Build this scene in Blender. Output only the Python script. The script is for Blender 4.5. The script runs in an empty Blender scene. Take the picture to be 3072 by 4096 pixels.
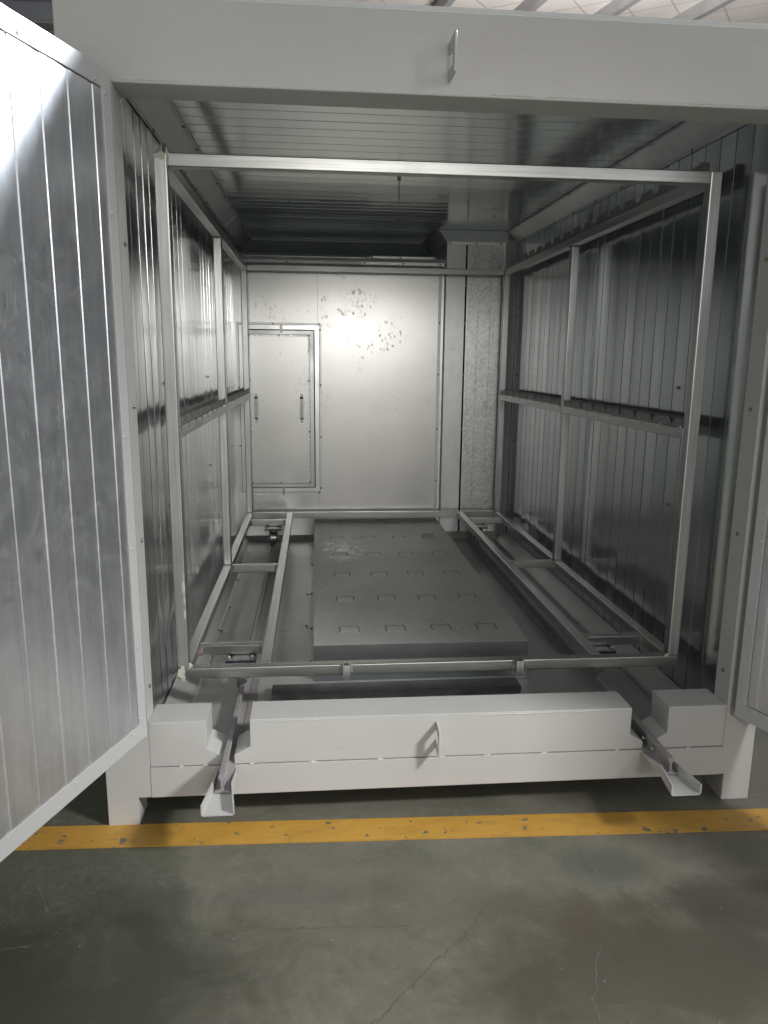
import bpy, bmesh, math, random
from mathutils import Vector, Matrix
random.seed(7)
sc = bpy.context.scene
col = sc.collection
R = math.radians

# ------------------------------------------------------------------ camera
cam = bpy.data.cameras.new('camera')
cam.sensor_fit = 'VERTICAL'; cam.sensor_height = 24.0
cam.lens = 24.0*2998.0/4096.0
cam.clip_start = 0.05; cam.clip_end = 200
camo = bpy.data.objects.new('camera', cam); col.objects.link(camo)
camo.location = (-0.41847, -2.48113, 1.08805)
camo.rotation_euler = (1.371964, -0.010054, -0.0899666)
sc.camera = camo

# ------------------------------------------------------------------ hall light
w = bpy.data.worlds.new('World'); sc.world = w; w.use_nodes = True
bg = w.node_tree.nodes['Background']
bg.inputs['Strength'].default_value = 0.47
# the hall round the oven: cool daylight from its open right side, dimmer and warmer on the left
_tc = w.node_tree.nodes.new('ShaderNodeTexCoord'); _sx = w.node_tree.nodes.new('ShaderNodeSeparateXYZ')
_mr = w.node_tree.nodes.new('ShaderNodeMapRange'); _mr.inputs['From Min'].default_value = -1; _mr.inputs['From Max'].default_value = 1
_rp = w.node_tree.nodes.new('ShaderNodeValToRGB')
_rp.color_ramp.elements[0].position = 0.1; _rp.color_ramp.elements[0].color = (0.29, 0.265, 0.245, 1)
_rp.color_ramp.elements[1].position = 0.9; _rp.color_ramp.elements[1].color = (1.0, 1.02, 1.06, 1)
w.node_tree.links.new(_tc.outputs['Generated'], _sx.inputs[0]); w.node_tree.links.new(_sx.outputs['X'], _mr.inputs['Value'])
w.node_tree.links.new(_mr.outputs[0], _rp.inputs['Fac']); w.node_tree.links.new(_rp.outputs['Color'], bg.inputs['Color'])

def lamp(name, loc, target, power, size, color=(1, 0.97, 0.92), spread=180):
    d = bpy.data.lights.new(name, 'AREA'); d.shape = 'DISK'; d.size = size
    d.energy = power; d.color = color; d.spread = R(spread)
    o = bpy.data.objects.new(name, d); col.objects.link(o); o.location = loc
    o.rotation_euler = (Vector(target)-Vector(loc)).to_track_quat('-Z', 'Y').to_euler()
    return o
lamp('work_lamp', (2.35, -2.45, 2.45), (-0.75, -0.15, -0.40), 14, 0.45, (1, 0.985, 0.96), 54)
lamp('hall_and_fill_lamp', (0.42, -9.0, 2.62), (-0.1, 0, 0.8), 120, 1.5)
lamp('hall_and_fill_lamp', (4.2, 2.4, 4.9), (-1.15, -0.76, 1.75), 180, 3.2, (0.86, 0.92, 1.0), 16)
lamp('hall_and_fill_lamp', (0.3, -5.4, 5.2), (0.1, -5.0, -0.375), 230, 1.0, (1, 0.97, 0.93), 72)  # unseen downlight added to brighten the floor that the oven ceiling reflects
lamp('hall_and_fill_lamp', (2.5, 5.0, 3.6), (2.8, 8.5, 6), 290, 1.5, (1, 0.95, 0.92))  # uplight added out of view to brighten the roof

sc.view_settings.view_transform = 'Standard'; sc.view_settings.look = 'None'
sc.view_settings.exposure = 0.0; sc.view_settings.gamma = 1.0
sc.view_settings.use_curve_mapping = False
sc.cycles.max_bounces = 12; sc.cycles.glossy_bounces = 8; sc.cycles.diffuse_bounces = 5
sc.cycles.use_denoising = True
sc.cycles.sample_clamp_indirect = 6.0

# ------------------------------------------------------------------ materials
def new_mat(name):
    m = bpy.data.materials.new(name); m.use_nodes = True
    nt = m.node_tree; b = nt.nodes['Principled BSDF']
    return m, nt, b
def nd(nt, typ, **kw):
    n = nt.nodes.new(typ)
    for k, v in kw.items():
        if k in n.inputs: n.inputs[k].default_value = v
        else: setattr(n, k, v)
    return n
def coords(nt, scale=(1, 1, 1), rot=(0, 0, 0), loc=(0, 0, 0)):
    tc = nd(nt, 'ShaderNodeTexCoord'); mp = nd(nt, 'ShaderNodeMapping')
    mp.inputs['Scale'].default_value = scale; mp.inputs['Rotation'].default_value = rot
    mp.inputs['Location'].default_value = loc
    nt.links.new(tc.outputs['Object'], mp.inputs['Vector'])
    return mp.outputs['Vector']
def noise(nt, vec, scale, detail=4, rough=0.55, dist=0.0):
    n = nd(nt, 'ShaderNodeTexNoise'); n.inputs['Scale'].default_value = scale
    n.inputs['Detail'].default_value = detail; n.inputs['Roughness'].default_value = rough
    n.inputs['Distortion'].default_value = dist
    nt.links.new(vec, n.inputs['Vector']); return n.outputs['Fac']
def ramp(nt, fac, stops):
    r = nd(nt, 'ShaderNodeValToRGB'); e = r.color_ramp.elements
    while len(e) < len(stops): e.new(0.5)
    for el, (p, c) in zip(e, stops):
        el.position = p; el.color = (c, c, c, 1) if not isinstance(c, tuple) else (*c, 1)
    nt.links.new(fac, r.inputs['Fac']); return r.outputs['Color']
def mix(nt, fac, a, b, mode='MIX'):
    m = nd(nt, 'ShaderNodeMix', data_type='RGBA', blend_type=mode)
    if isinstance(fac, (int, float)): m.inputs[0].default_value = fac
    else: nt.links.new(fac, m.inputs[0])
    for i, v in ((6, a), (7, b)):
        if isinstance(v, tuple): m.inputs[i].default_value = (*v, 1)
        else: nt.links.new(v, m.inputs[i])
    return m.outputs[2]
def math_n(nt, op, a, b=None, c=None):
    m = nd(nt, 'ShaderNodeMath', operation=op)
    for i, v in enumerate((a, b, c)):
        if v is None: continue
        if isinstance(v, (int, float)): m.inputs[i].default_value = v
        else: nt.links.new(v, m.inputs[i])
    return m.outputs[0]
def bump(nt, b, fac, strength, dist=0.002):
    bp = nd(nt, 'ShaderNodeBump'); bp.inputs['Strength'].default_value = strength
    bp.inputs['Distance'].default_value = dist
    nt.links.new(fac, bp.inputs['Height']); nt.links.new(bp.outputs['Normal'], b.inputs['Normal'])

def galvanised(name, base=(0.68, 0.695, 0.70), rough=(0.24, 0.34), streak=(9, 9, 0.5), bumpy=0.02, smudge=0.2, spangle=False, var=(0.93, 1.04), metal=1.0):
    m, nt, b = new_mat(name)
    v = coords(nt, streak); v0 = coords(nt)
    n1 = noise(nt, v, 3.0, 5); n2 = noise(nt, v0, 5.0, 5, 0.6); n3 = noise(nt, v0, 26.0, 4, 0.65, 0.6)
    c = mix(nt, ramp(nt, n1, [(0.25, 0.0), (0.75, 1.0)]), tuple(x*var[0] for x in base), tuple(min(1, x*var[1]) for x in base))
    sm = ramp(nt, n3, [(0.58, 0.0), (0.80, 1.0)])
    sm2 = math_n(nt, 'MULTIPLY', sm, math_n(nt, 'MULTIPLY', ramp(nt, n2, [(0.5, 0.0), (0.62, 1.0)]), smudge))
    c = mix(nt, sm2, c, tuple(x*0.55 for x in base))
    r = nd(nt, 'ShaderNodeMapRange'); r.inputs['To Min'].default_value = rough[0]; r.inputs['To Max'].default_value = rough[1]
    r.inputs['From Min'].default_value = 0.3; r.inputs['From Max'].default_value = 0.7
    nt.links.new(n2, r.inputs['Value'])
    rr = math_n(nt, 'ADD', r.outputs[0], math_n(nt, 'MULTIPLY', sm2, 0.2))
    if spangle:
        vo = nd(nt, 'ShaderNodeTexVoronoi'); vo.inputs['Scale'].default_value = 75
        nt.links.new(coords(nt, (1, 1, 1)), vo.inputs['Vector'])
        sp = nd(nt, 'ShaderNodeSeparateColor'); nt.links.new(vo.outputs['Color'], sp.inputs['Color'])
        c = mix(nt, 0.36, c, ramp(nt, sp.outputs[0], [(0.1, tuple(x*0.55 for x in base)), (0.9, tuple(min(1, x*1.25) for x in base))]))
        bump(nt, b, sp.outputs[1], 0.14, 0.001)
        rr = math_n(nt, 'ADD', rr, math_n(nt, 'MULTIPLY', sp.outputs[2], 0.12))
    else:
        bump(nt, b, noise(nt, v0, 3.0, 2), bumpy, 0.01)
    nt.links.new(c, b.inputs['Base Color']); nt.links.new(rr, b.inputs['Roughness'])
    b.inputs['Metallic'].default_value = metal
    return m

def paint(name, base=(0.56, 0.558, 0.542), rough=0.42, grime=0.2):
    m, nt, b = new_mat(name); v0 = coords(nt)
    n = noise(nt, v0, 3.0, 5, 0.6); n2 = noise(nt, v0, 40, 3, 0.6); n3 = noise(nt, coords(nt, (1, 1, 4)), 9, 5, 0.65, 0.8)
    c = mix(nt, ramp(nt, n, [(0.3, 0.0), (0.7, 1.0)]), tuple(x*0.94 for x in base), base)
    c = mix(nt, math_n(nt, 'MULTIPLY', ramp(nt, n3, [(0.60, 0.0), (0.74, 1.0)]), grime), c, (0.35, 0.33, 0.30))
    nt.links.new(c, b.inputs['Base Color'])
    r = nd(nt, 'ShaderNodeMapRange'); r.inputs['To Min'].default_value = rough-0.06; r.inputs['To Max'].default_value = rough+0.1
    nt.links.new(n3, r.inputs['Value']); nt.links.new(r.outputs[0], b.inputs['Roughness'])
    bump(nt, b, n2, 0.05, 0.003)
    return m

def plain(name, base, rough=0.5, metal=0.0, var=0.25, scale=20):
    m, nt, b = new_mat(name); n = noise(nt, coords(nt), scale, 5, 0.6)
    c = mix(nt, ramp(nt, n, [(0.3, 0.0), (0.7, 1.0)]), tuple(x*(1-var) for x in base), tuple(min(1, x*(1+var)) for x in base))
    nt.links.new(c, b.inputs['Base Color']); b.inputs['Roughness'].default_value = rough; b.inputs['Metallic'].default_value = metal
    bump(nt, b, n, 0.08, 0.002)
    return m

WALL = galvanised('galvanised wall sheet', (0.67, 0.70, 0.71), (0.15, 0.20), bumpy=0.0, smudge=0.1)
def m_doorskin():
    m, nt, b = new_mat('rubbed galvanised door sheet'); v0 = coords(nt)
    base = (0.80, 0.825, 0.865)
    n1 = noise(nt, coords(nt, (13, 13, 1.0)), 3.0, 5, 0.6)
    n2 = noise(nt, v0, 9.0, 6, 0.7, 1.6)
    sw = noise(nt, coords(nt, (60, 60, 9), (0.5, 0.2, 0)), 2.0, 4, 0.75, 2.2)
    n4 = noise(nt, v0, 150, 3, 0.6)
    c = mix(nt, ramp(nt, n1, [(0.3, 0.0), (0.7, 1.0)]), tuple(x*0.86 for x in base), base)
    c = mix(nt, math_n(nt, 'MULTIPLY', ramp(nt, n2, [(0.50, 0.0), (0.72, 1.0)]), 0.35), c, (0.92, 0.93, 0.95))
    c = mix(nt, math_n(nt, 'MULTIPLY', ramp(nt, n4, [(0.66, 0.0), (0.74, 1.0)]), 0.5), c, (0.95, 0.95, 0.95))
    nt.links.new(c, b.inputs['Base Color']); b.inputs['Metallic'].default_value = 0.90
    r = math_n(nt, 'ADD', 0.26, math_n(nt, 'MULTIPLY', n2, 0.30))
    r = math_n(nt, 'ADD', r, math_n(nt, 'MULTIPLY', ramp(nt, sw, [(0.56, 0.0), (0.72, 1.0)]), 0.22))
    nt.links.new(r, b.inputs['Roughness'])
    bump(nt, b, sw, 0.05, 0.002)
    return m
DOORSKIN = m_doorskin()
CEIL = galvanised('galvanised ceiling sheet', (0.83, 0.86, 0.87), (0.13, 0.18), (0.6, 9, 9), 0.0, 0.3)
TRIM = galvanised('galvanised trim', (0.78, 0.80, 0.805), (0.32, 0.42), (6, 6, 6), 0.03, 0.55, metal=0.72)
BRIGHT = galvanised('bright aluminium angle', (0.82, 0.82, 0.81), (0.28, 0.36), (5, 5, 5), 0.03, 0.1)
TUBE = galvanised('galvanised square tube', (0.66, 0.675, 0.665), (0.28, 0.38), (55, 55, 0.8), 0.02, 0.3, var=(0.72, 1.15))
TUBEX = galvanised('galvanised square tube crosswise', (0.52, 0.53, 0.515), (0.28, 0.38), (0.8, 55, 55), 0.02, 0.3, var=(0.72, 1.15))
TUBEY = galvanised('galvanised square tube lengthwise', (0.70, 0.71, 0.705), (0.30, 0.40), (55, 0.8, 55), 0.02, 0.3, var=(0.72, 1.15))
DULLTRIM = plain('dull grey trim sheet', (0.78, 0.82, 0.86), 0.5, 0.0, 0.05, 4)
LITTRIM = galvanised('lit smudged trim', (0.86, 0.875, 0.885), (0.40, 0.50), (6, 6, 6), 0.03, 0.7, metal=0.35)  # lighter trim copy for the left fillet, its lit look put into the colour
DUCTFRONT = galvanised('dull duct sheet', (0.46, 0.48, 0.49), (0.30, 0.42), (4, 4, 4), 0.02, 0.4)
SPANGLE = galvanised('spangled galvanised sheet', (0.68, 0.685, 0.68), (0.24, 0.36), spangle=True)
WHITE = paint('off white enamel')
DOORW = paint('off white door enamel', (0.56, 0.565, 0.57), 0.36, 0.08)
DARK = plain('dark gap', (0.015, 0.015, 0.016), 0.8)
BLACKSTEEL = plain('dark mill scale steel', (0.13, 0.125, 0.13), 0.5, 0.5, 0.3, 12)
BLUE = plain('blue black caster plate', (0.06, 0.075, 0.11), 0.42, 0.6, 0.4, 30)
STEEL = plain('grey steel', (0.42, 0.42, 0.42), 0.36, 0.9, 0.2, 40)
RAILM = plain('greyed rail paint', (0.34, 0.33, 0.33), 0.45, 0.15, 0.15, 20)
SCREW = plain('zinc screw', (0.30, 0.27, 0.22), 0.4, 0.9, 0.3, 60)
STRIP = plain('dull toothed strip', (0.33, 0.325, 0.32), 0.5, 0.6, 0.2, 18)
PUTTY = plain('cream filler', (0.50, 0.495, 0.43), 0.8, 0.0, 0.15, 60)
WELDP = plain('painted weld', (0.55, 0.555, 0.545), 0.5, 0.0, 0.1, 80)
PURL = plain('grey galvanised purlin', (0.36, 0.37, 0.38), 0.5, 0.3, 0.1, 3)
BEAMM = plain('blue grey beam paint', (0.27, 0.29, 0.33), 0.55, 0.0, 0.08, 3)

def m_rust():
    m, nt, b = new_mat('heat tinted weld'); n = noise(nt, coords(nt), 70, 5, 0.7)
    c = mix(nt, ramp(nt, n, [(0.36, 0.0), (0.62, 1.0)]), (0.40, 0.40, 0.385), (0.20, 0.125, 0.07))
    nt.links.new(c, b.inputs['Base Color']); b.inputs['Roughness'].default_value = 0.55; b.inputs['Metallic'].default_value = 0.6
    bump(nt, b, n, 0.4, 0.003); return m
RUST = m_rust()

def m_rear():
    # brushed rear sheet with hand and glove prints
    m, nt, b = new_mat('finger marked rear sheet'); v0 = coords(nt)
    base = (0.70, 0.70, 0.685)
    n = noise(nt, coords(nt, (2, 2, 2)), 2.2, 4); nf = noise(nt, v0, 30, 5, 0.6)
    c = mix(nt, ramp(nt, n, [(0.3, 0.0), (0.7, 1.0)]), tuple(x*0.93 for x in base), base)
    vo = nd(nt, 'ShaderNodeTexVoronoi'); vo.inputs['Scale'].default_value = 34
    nt.links.new(coords(nt, (1.25, 1, 0.8), (0, 0.5, 0)), vo.inputs['Vector'])
    dots = ramp(nt, vo.outputs['Distance'], [(0.12, 1.0), (0.40, 0.0)])
    patch = ramp(nt, noise(nt, v0, 4.2, 2, 0.5, 0.4), [(0.53, 0.0), (0.58, 1.0)])
    sx = nd(nt, 'ShaderNodeSeparateXYZ'); nt.links.new(coords(nt), sx.inputs[0])
    hi = nd(nt, 'ShaderNodeMapRange', interpolation_type='SMOOTHSTEP')
    nt.links.new(sx.outputs['Z'], hi.inputs['Value']); hi.inputs['From Min'].default_value = 0.95; hi.inputs['From Max'].default_value = 1.3
    k = math_n(nt, 'MULTIPLY', math_n(nt, 'MULTIPLY', dots, patch), hi.outputs[0])
    k = math_n(nt, 'MULTIPLY', k, math_n(nt, 'MULTIPLY', ramp(nt, nf, [(0.35, 0.1), (0.6, 1.0)]), 0.52))
    c = mix(nt, k, c, (0.34, 0.335, 0.32))
    k2 = math_n(nt, 'MULTIPLY', ramp(nt, noise(nt, coords(nt, (3, 3, 1)), 5, 5, 0.7, 1.2), [(0.60, 0.0), (0.8, 1.0)]), 0.14)
    c = mix(nt, k2, c, (0.36, 0.355, 0.34))
    nt.links.new(c, b.inputs['Base Color']); b.inputs['Metallic'].default_value = 1.0
    r = nd(nt, 'ShaderNodeMapRange'); r.inputs['To Min'].default_value = 0.27; r.inputs['To Max'].default_value = 0.34
    nt.links.new(n, r.inputs['Value'])
    nt.links.new(math_n(nt, 'ADD', r.outputs[0], math_n(nt, 'MULTIPLY', k, 0.25)), b.inputs['Roughness'])
    bump(nt, b, noise(nt, v0, 3.0, 2), 0.05, 0.01)
    return m
REAR = m_rear()

def m_dusty(name, base, dust, rough=0.45, metal=0.55, prints=True):
    m, nt, b = new_mat(name); v0 = coords(nt)
    n = noise(nt, v0, 2.4, 5, 0.62, 0.3); nf = noise(nt, v0, 38, 5, 0.65)
    c = mix(nt, ramp(nt, n, [(0.3, 0.0), (0.72, 1.0)]), base, tuple(x*1.3 for x in base))
    k = math_n(nt, 'MULTIPLY', ramp(nt, nf, [(0.55, 0.0), (0.75, 1.0)]), 0.25)
    if prints:
        vo = nd(nt, 'ShaderNodeTexVoronoi'); vo.inputs['Scale'].default_value = 42
        nt.links.new(v0, vo.inputs['Vector'])
        dots = ramp(nt, vo.outputs['Distance'], [(0.30, 1.0), (0.42, 0.0)])
        patch = ramp(nt, noise(nt, v0, 3.4, 1, 0.4), [(0.57, 0.0), (0.60, 1.0)])
        k = math_n(nt, 'ADD', k, math_n(nt, 'MULTIPLY', math_n(nt, 'MULTIPLY', dots, patch), 0.28))
    if prints:
        sx = nd(nt, 'ShaderNodeSeparateXYZ'); nt.links.new(v0, sx.inputs[0])
        dx = math_n(nt, 'MULTIPLY', math_n(nt, 'ADD', sx.outputs['X'], 0.27), 1/0.16)
        dy = math_n(nt, 'MULTIPLY', math_n(nt, 'SUBTRACT', sx.outputs['Y'], 0.33), 1/0.36)
        dd = math_n(nt, 'SQRT', math_n(nt, 'ADD', math_n(nt, 'MULTIPLY', dx, dx), math_n(nt, 'MULTIPLY', dy, dy)))
        near = ramp(nt, dd, [(0.55, 1.0), (1.0, 0.0)])
        sm = ramp(nt, noise(nt, v0, 11, 5, 0.7, 1.4), [(0.50, 0.0), (0.56, 1.0)])
        k = math_n(nt, 'ADD', k, math_n(nt, 'MULTIPLY', near, math_n(nt, 'ADD', math_n(nt, 'MULTIPLY', sm, 1.0), math_n(nt, 'MULTIPLY', dots, 0.30))))
        k = math_n(nt, 'MINIMUM', k, 1.0)
    c = mix(nt, k, c, dust)
    nt.links.new(c, b.inputs['Base Color']); b.inputs['Metallic'].default_value = metal
    nt.links.new(math_n(nt, 'SUBTRACT', rough, math_n(nt, 'MULTIPLY', k, 0.08)), b.inputs['Roughness'])
    bump(nt, b, n, 0.08, 0.01)
    return m
DUCTTOP = m_dusty('dusty duct sheet', (0.43, 0.43, 0.41), (0.78, 0.77, 0.74), 0.48, 0.2)
PAN = m_dusty('dusty floor pan sheet', (0.44, 0.44, 0.43), (0.58, 0.57, 0.55), 0.36, 0.4)

def m_floor():
    m, nt, b = new_mat('worn green grey concrete'); v0 = coords(nt)
    nA = noise(nt, v0, 0.55, 6, 0.6, 0.4); nB = noise(nt, v0, 3.2, 6, 0.65, 0.3); nC = noise(nt, v0, 60, 4, 0.7); nD = noise(nt, coords(nt, (1, 4, 1), (0, 0, 0.35)), 7, 5, 0.7)
    c = mix(nt, ramp(nt, nB, [(0.3, 0.0), (0.7, 1.0)]), (0.116, 0.117, 0.088), (0.192, 0.188, 0.152))
    # old green coating surviving on the left, with a hard worn edge
    sx = nd(nt, 'ShaderNodeSeparateXYZ'); nt.links.new(v0, sx.inputs[0])
    edge = math_n(nt, 'ADD', math_n(nt, 'MULTIPLY', math_n(nt, 'SUBTRACT', -0.78, sx.outputs['X']), 1.0),
                  math_n(nt, 'ADD', math_n(nt, 'MULTIPLY', math_n(nt, 'SUBTRACT', nB, 0.5), 0.30), math_n(nt, 'MULTIPLY', math_n(nt, 'SUBTRACT', -1.0, sx.outputs['Y']), 0.06)))
    g = ramp(nt, edge, [(0.0, 0.0), (0.03, 0.75), (0.25, 1.0)])
    # patches elsewhere
    g2 = ramp(nt, nA, [(0.60, 0.0), (0.66, 0.6)])
    gg = math_n(nt, 'MAXIMUM', g, g2)
    c = mix(nt, math_n(nt, 'MULTIPLY', gg, 0.85), c, mix(nt, nB, (0.044, 0.055, 0.034), (0.072, 0.086, 0.056)))
    # brown traffic grime
    c = mix(nt, math_n(nt, 'MULTIPLY', ramp(nt, noise(nt, coords(nt, (1, 1.6, 1)), 1.5, 5, 0.6, 0.5), [(0.50, 0.0), (0.68, 1.0)]), 0.55), c, (0.120, 0.106, 0.085))
    c = mix(nt, math_n(nt, 'MULTIPLY', ramp(nt, nD, [(0.64, 0.0), (0.72, 1.0)]), 0.30), c, (0.30, 0.30, 0.275))
    c = mix(nt, math_n(nt, 'MULTIPLY', ramp(nt, nC, [(0.3, 0.0), (0.75, 1.0)]), 0.35), c, (0.21, 0.205, 0.178), 'MIX')
    c = mix(nt, math_n(nt, 'MULTIPLY', ramp(nt, noise(nt, v0, 95, 3, 0.8), [(0.28, 1.0), (0.36, 0.0)]), 0.6), c, (0.05, 0.05, 0.045))
    c = mix(nt, math_n(nt, 'MULTIPLY', ramp(nt, noise(nt, v0, 9, 6, 0.7, 0.8), [(0.45, 0.0), (0.7, 1.0)]), 0.40), c, (0.085, 0.082, 0.062))
    c = mix(nt, math_n(nt, 'MULTIPLY', ramp(nt, noise(nt, coords(nt, (1, 1, 1), (0, 0, 0.6), (3, 1, 0)), 14, 6, 0.75, 1.0), [(0.57, 0.0), (0.66, 1.0)]), 0.28), c, (0.235, 0.23, 0.20))
    # ragged brown blotches, part oily grime, part operator's shadow painted in; one old green patch
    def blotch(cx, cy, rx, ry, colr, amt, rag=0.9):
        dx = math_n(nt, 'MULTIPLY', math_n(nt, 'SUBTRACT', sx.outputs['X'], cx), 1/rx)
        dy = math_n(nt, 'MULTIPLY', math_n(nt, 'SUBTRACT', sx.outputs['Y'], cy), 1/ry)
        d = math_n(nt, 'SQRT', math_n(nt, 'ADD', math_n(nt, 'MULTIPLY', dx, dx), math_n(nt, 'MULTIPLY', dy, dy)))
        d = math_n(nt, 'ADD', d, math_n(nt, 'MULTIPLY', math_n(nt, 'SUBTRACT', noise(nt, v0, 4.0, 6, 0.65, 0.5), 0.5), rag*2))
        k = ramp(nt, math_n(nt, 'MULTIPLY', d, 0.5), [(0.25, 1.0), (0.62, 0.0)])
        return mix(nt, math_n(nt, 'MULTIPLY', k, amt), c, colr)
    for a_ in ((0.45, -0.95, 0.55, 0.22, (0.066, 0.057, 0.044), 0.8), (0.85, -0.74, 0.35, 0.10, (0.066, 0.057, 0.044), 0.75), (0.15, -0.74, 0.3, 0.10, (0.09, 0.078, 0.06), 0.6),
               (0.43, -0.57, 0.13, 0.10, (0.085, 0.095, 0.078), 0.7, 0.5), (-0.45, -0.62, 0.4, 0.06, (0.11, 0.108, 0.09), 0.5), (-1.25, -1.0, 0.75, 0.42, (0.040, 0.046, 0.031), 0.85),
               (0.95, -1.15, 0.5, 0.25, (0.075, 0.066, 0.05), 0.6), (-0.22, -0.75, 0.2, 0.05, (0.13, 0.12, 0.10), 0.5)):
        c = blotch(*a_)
    nt.links.new(c, b.inputs['Base Color'])
    rr = nd(nt, 'ShaderNodeMapRange'); rr.inputs['To Min'].default_value = 0.42; rr.inputs['To Max'].default_value = 0.7
    nt.links.new(nB, rr.inputs['Value']); nt.links.new(rr.outputs[0], b.inputs['Roughness'])
    bump(nt, b, nC, 0.12, 0.003)
    return m
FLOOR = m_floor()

def m_line():
    m, nt, b = new_mat('worn yellow floor paint'); v0 = coords(nt)
    n = noise(nt, v0, 5, 5, 0.65); ch = noise(nt, v0, 22, 4, 0.6, 0.2); sp = noise(nt, v0, 75, 3, 0.7)
    c = mix(nt, ramp(nt, n, [(0.3, 0.0), (0.7, 1.0)]), (0.47, 0.255, 0.04), (0.57, 0.33, 0.065))
    c = mix(nt, math_n(nt, 'MULTIPLY', ramp(nt, noise(nt, coords(nt, (1, 3, 1)), 8, 5, 0.7, 0.6), [(0.50, 0.0), (0.72, 1.0)]), 0.6), c, (0.30, 0.17, 0.05))
    k = math_n(nt, 'MAXIMUM', ramp(nt, ch, [(0.635, 0.0), (0.65, 1.0)]), ramp(nt, sp, [(0.68, 0.0), (0.71, 0.7)]))
    c = mix(nt, k, c, (0.13, 0.14, 0.12))
    nt.links.new(c, b.inputs['Base Color']); b.inputs['Roughness'].default_value = 0.5
    bump(nt, b, math_n(nt, 'SUBTRACT', math_n(nt, 'MULTIPLY', sp, 0.3), k), 0.25, 0.002)
    return m
LINE = m_line()

def m_roof():
    m, nt, b = new_mat('white quilted roof insulation'); v0 = coords(nt)
    n = noise(nt, v0, 1.1, 4)
    c = mix(nt, n, (0.74, 0.70, 0.67), (0.86, 0.83, 0.80))
    def lines(rot):
        wv = nd(nt, 'ShaderNodeTexWave', wave_type='BANDS', bands_direction='X'); wv.inputs['Scale'].default_value = 0.55
        wv.inputs['Distortion'].default_value = 0.15
        nt.links.new(coords(nt, (1, 1, 1), (0, 0, R(rot))), wv.inputs['Vector'])
        return ramp(nt, wv.outputs['Fac'], [(0.0, 1.0), (0.008, 0.0)])
    k = math_n(nt, 'MAXIMUM', lines(35), lines(-50))
    c = mix(nt, math_n(nt, 'MULTIPLY', k, 0.6), c, (0.32, 0.30, 0.29))
    nt.links.new(c, b.inputs['Base Color']); b.inputs['Roughness'].default_value = 0.7
    bump(nt, b, n, 0.3, 0.05)
    return m
ROOF = m_roof()

# ------------------------------------------------------------------ mesh helpers
def box(bm, x0, x1, y0, y1, z0, z1):
    v = [bm.verts.new(p) for p in ((x0,y0,z0),(x1,y0,z0),(x1,y1,z0),(x0,y1,z0),(x0,y0,z1),(x1,y0,z1),(x1,y1,z1),(x0,y1,z1))]
    for f in ((3,2,1,0),(4,5,6,7),(0,1,5,4),(1,2,6,5),(2,3,7,6),(3,0,4,7)): bm.faces.new([v[i] for i in f])
    return v
def prism(bm, poly, f0, f1):
    """closed polygon swept between two placements (functions 2D -> 3D)"""
    a = [bm.verts.new(f0(*p)) for p in poly]; b_ = [bm.verts.new(f1(*p)) for p in poly]; n = len(poly)
    bm.faces.new(a); bm.faces.new(b_[::-1])
    for i in range(n): bm.faces.new((a[i], b_[i], b_[(i+1) % n], a[(i+1) % n]))
def prism_y(bm, poly, y0, y1): prism(bm, poly, lambda x, z: (x, y0, z), lambda x, z: (x, y1, z))
def prism_z(bm, poly, z0, z1): prism(bm, poly, lambda x, y: (x, y, z0), lambda x, y: (x, y, z1))
def prism_x(bm, poly, x0, x1): prism(bm, poly, lambda y, z: (x0, y, z), lambda y, z: (x1, y, z))
def cyl(bm, p0, p1, r, seg=24, r2=None):
    p0, p1 = Vector(p0), Vector(p1); d = p1-p0; q = d.to_track_quat('Z', 'Y')
    rr = r if r2 is None else r2
    a = [bm.verts.new(p0+q@Vector((r*math.cos(2*math.pi*i/seg), r*math.sin(2*math.pi*i/seg), 0))) for i in range(seg)]
    b_ = [bm.verts.new(p1+q@Vector((rr*math.cos(2*math.pi*i/seg), rr*math.sin(2*math.pi*i/seg), 0))) for i in range(seg)]
    bm.faces.new(a[::-1]); bm.faces.new(b_)
    for i in range(seg): bm.faces.new((a[i], a[(i+1) % seg], b_[(i+1) % seg], b_[i]))
def slab(bm, pts, n, t):
    """flat polygon pts (3D) given thickness t along n"""
    n = Vector(n).normalized()*t
    a = [bm.verts.new(p) for p in pts]; b_ = [bm.verts.new(Vector(p)+n) for p in pts]; k = len(pts)
    bm.faces.new(a); bm.faces.new(b_[::-1])
    for i in range(k): bm.faces.new((a[i], b_[i], b_[(i+1) % k], a[(i+1) % k]))
BASE = {}
def empty(name, loc, label, cat, group=None):
    o = bpy.data.objects.new(name, None); col.objects.link(o); o.location = loc
    o.empty_display_size = 0.1; BASE[o] = Vector(loc)
    o['label'] = label; o['category'] = cat
    if group: o['group'] = group
    return o
def obj(name, bm, mat, parent=None, bev=0.0, seg=2, label=None):
    bmesh.ops.remove_doubles(bm, verts=bm.verts, dist=1e-6)
    bmesh.ops.recalc_face_normals(bm, faces=bm.faces)
    if bev > 0:
        es = [e for e in bm.edges if len(e.link_faces) == 2 and e.calc_face_angle() > R(30)]
        bmesh.ops.bevel(bm, geom=es, offset=bev, segments=seg, profile=0.5, affect='EDGES', clamp_overlap=True)
    off = BASE.get(parent, Vector((0, 0, 0))) if parent else Vector((0, 0, 0))
    bmesh.ops.translate(bm, verts=bm.verts, vec=-off)
    me = bpy.data.meshes.new(name); bm.to_mesh(me); bm.free()
    for p in me.polygons: p.use_smooth = True
    me.set_sharp_from_angle(angle=R(32 if bev > 0 else 18))
    me.materials.append(mat)
    o = bpy.data.objects.new(name, me); col.objects.link(o); BASE[o] = off
    if bev > 0:
        wn = o.modifiers.new('weighted', 'WEIGHTED_NORMAL'); wn.keep_sharp = True; wn.weight = 100
    if parent: o.parent = parent
    if label: o['label'] = label
    return o
def B(): return bmesh.new()
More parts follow.
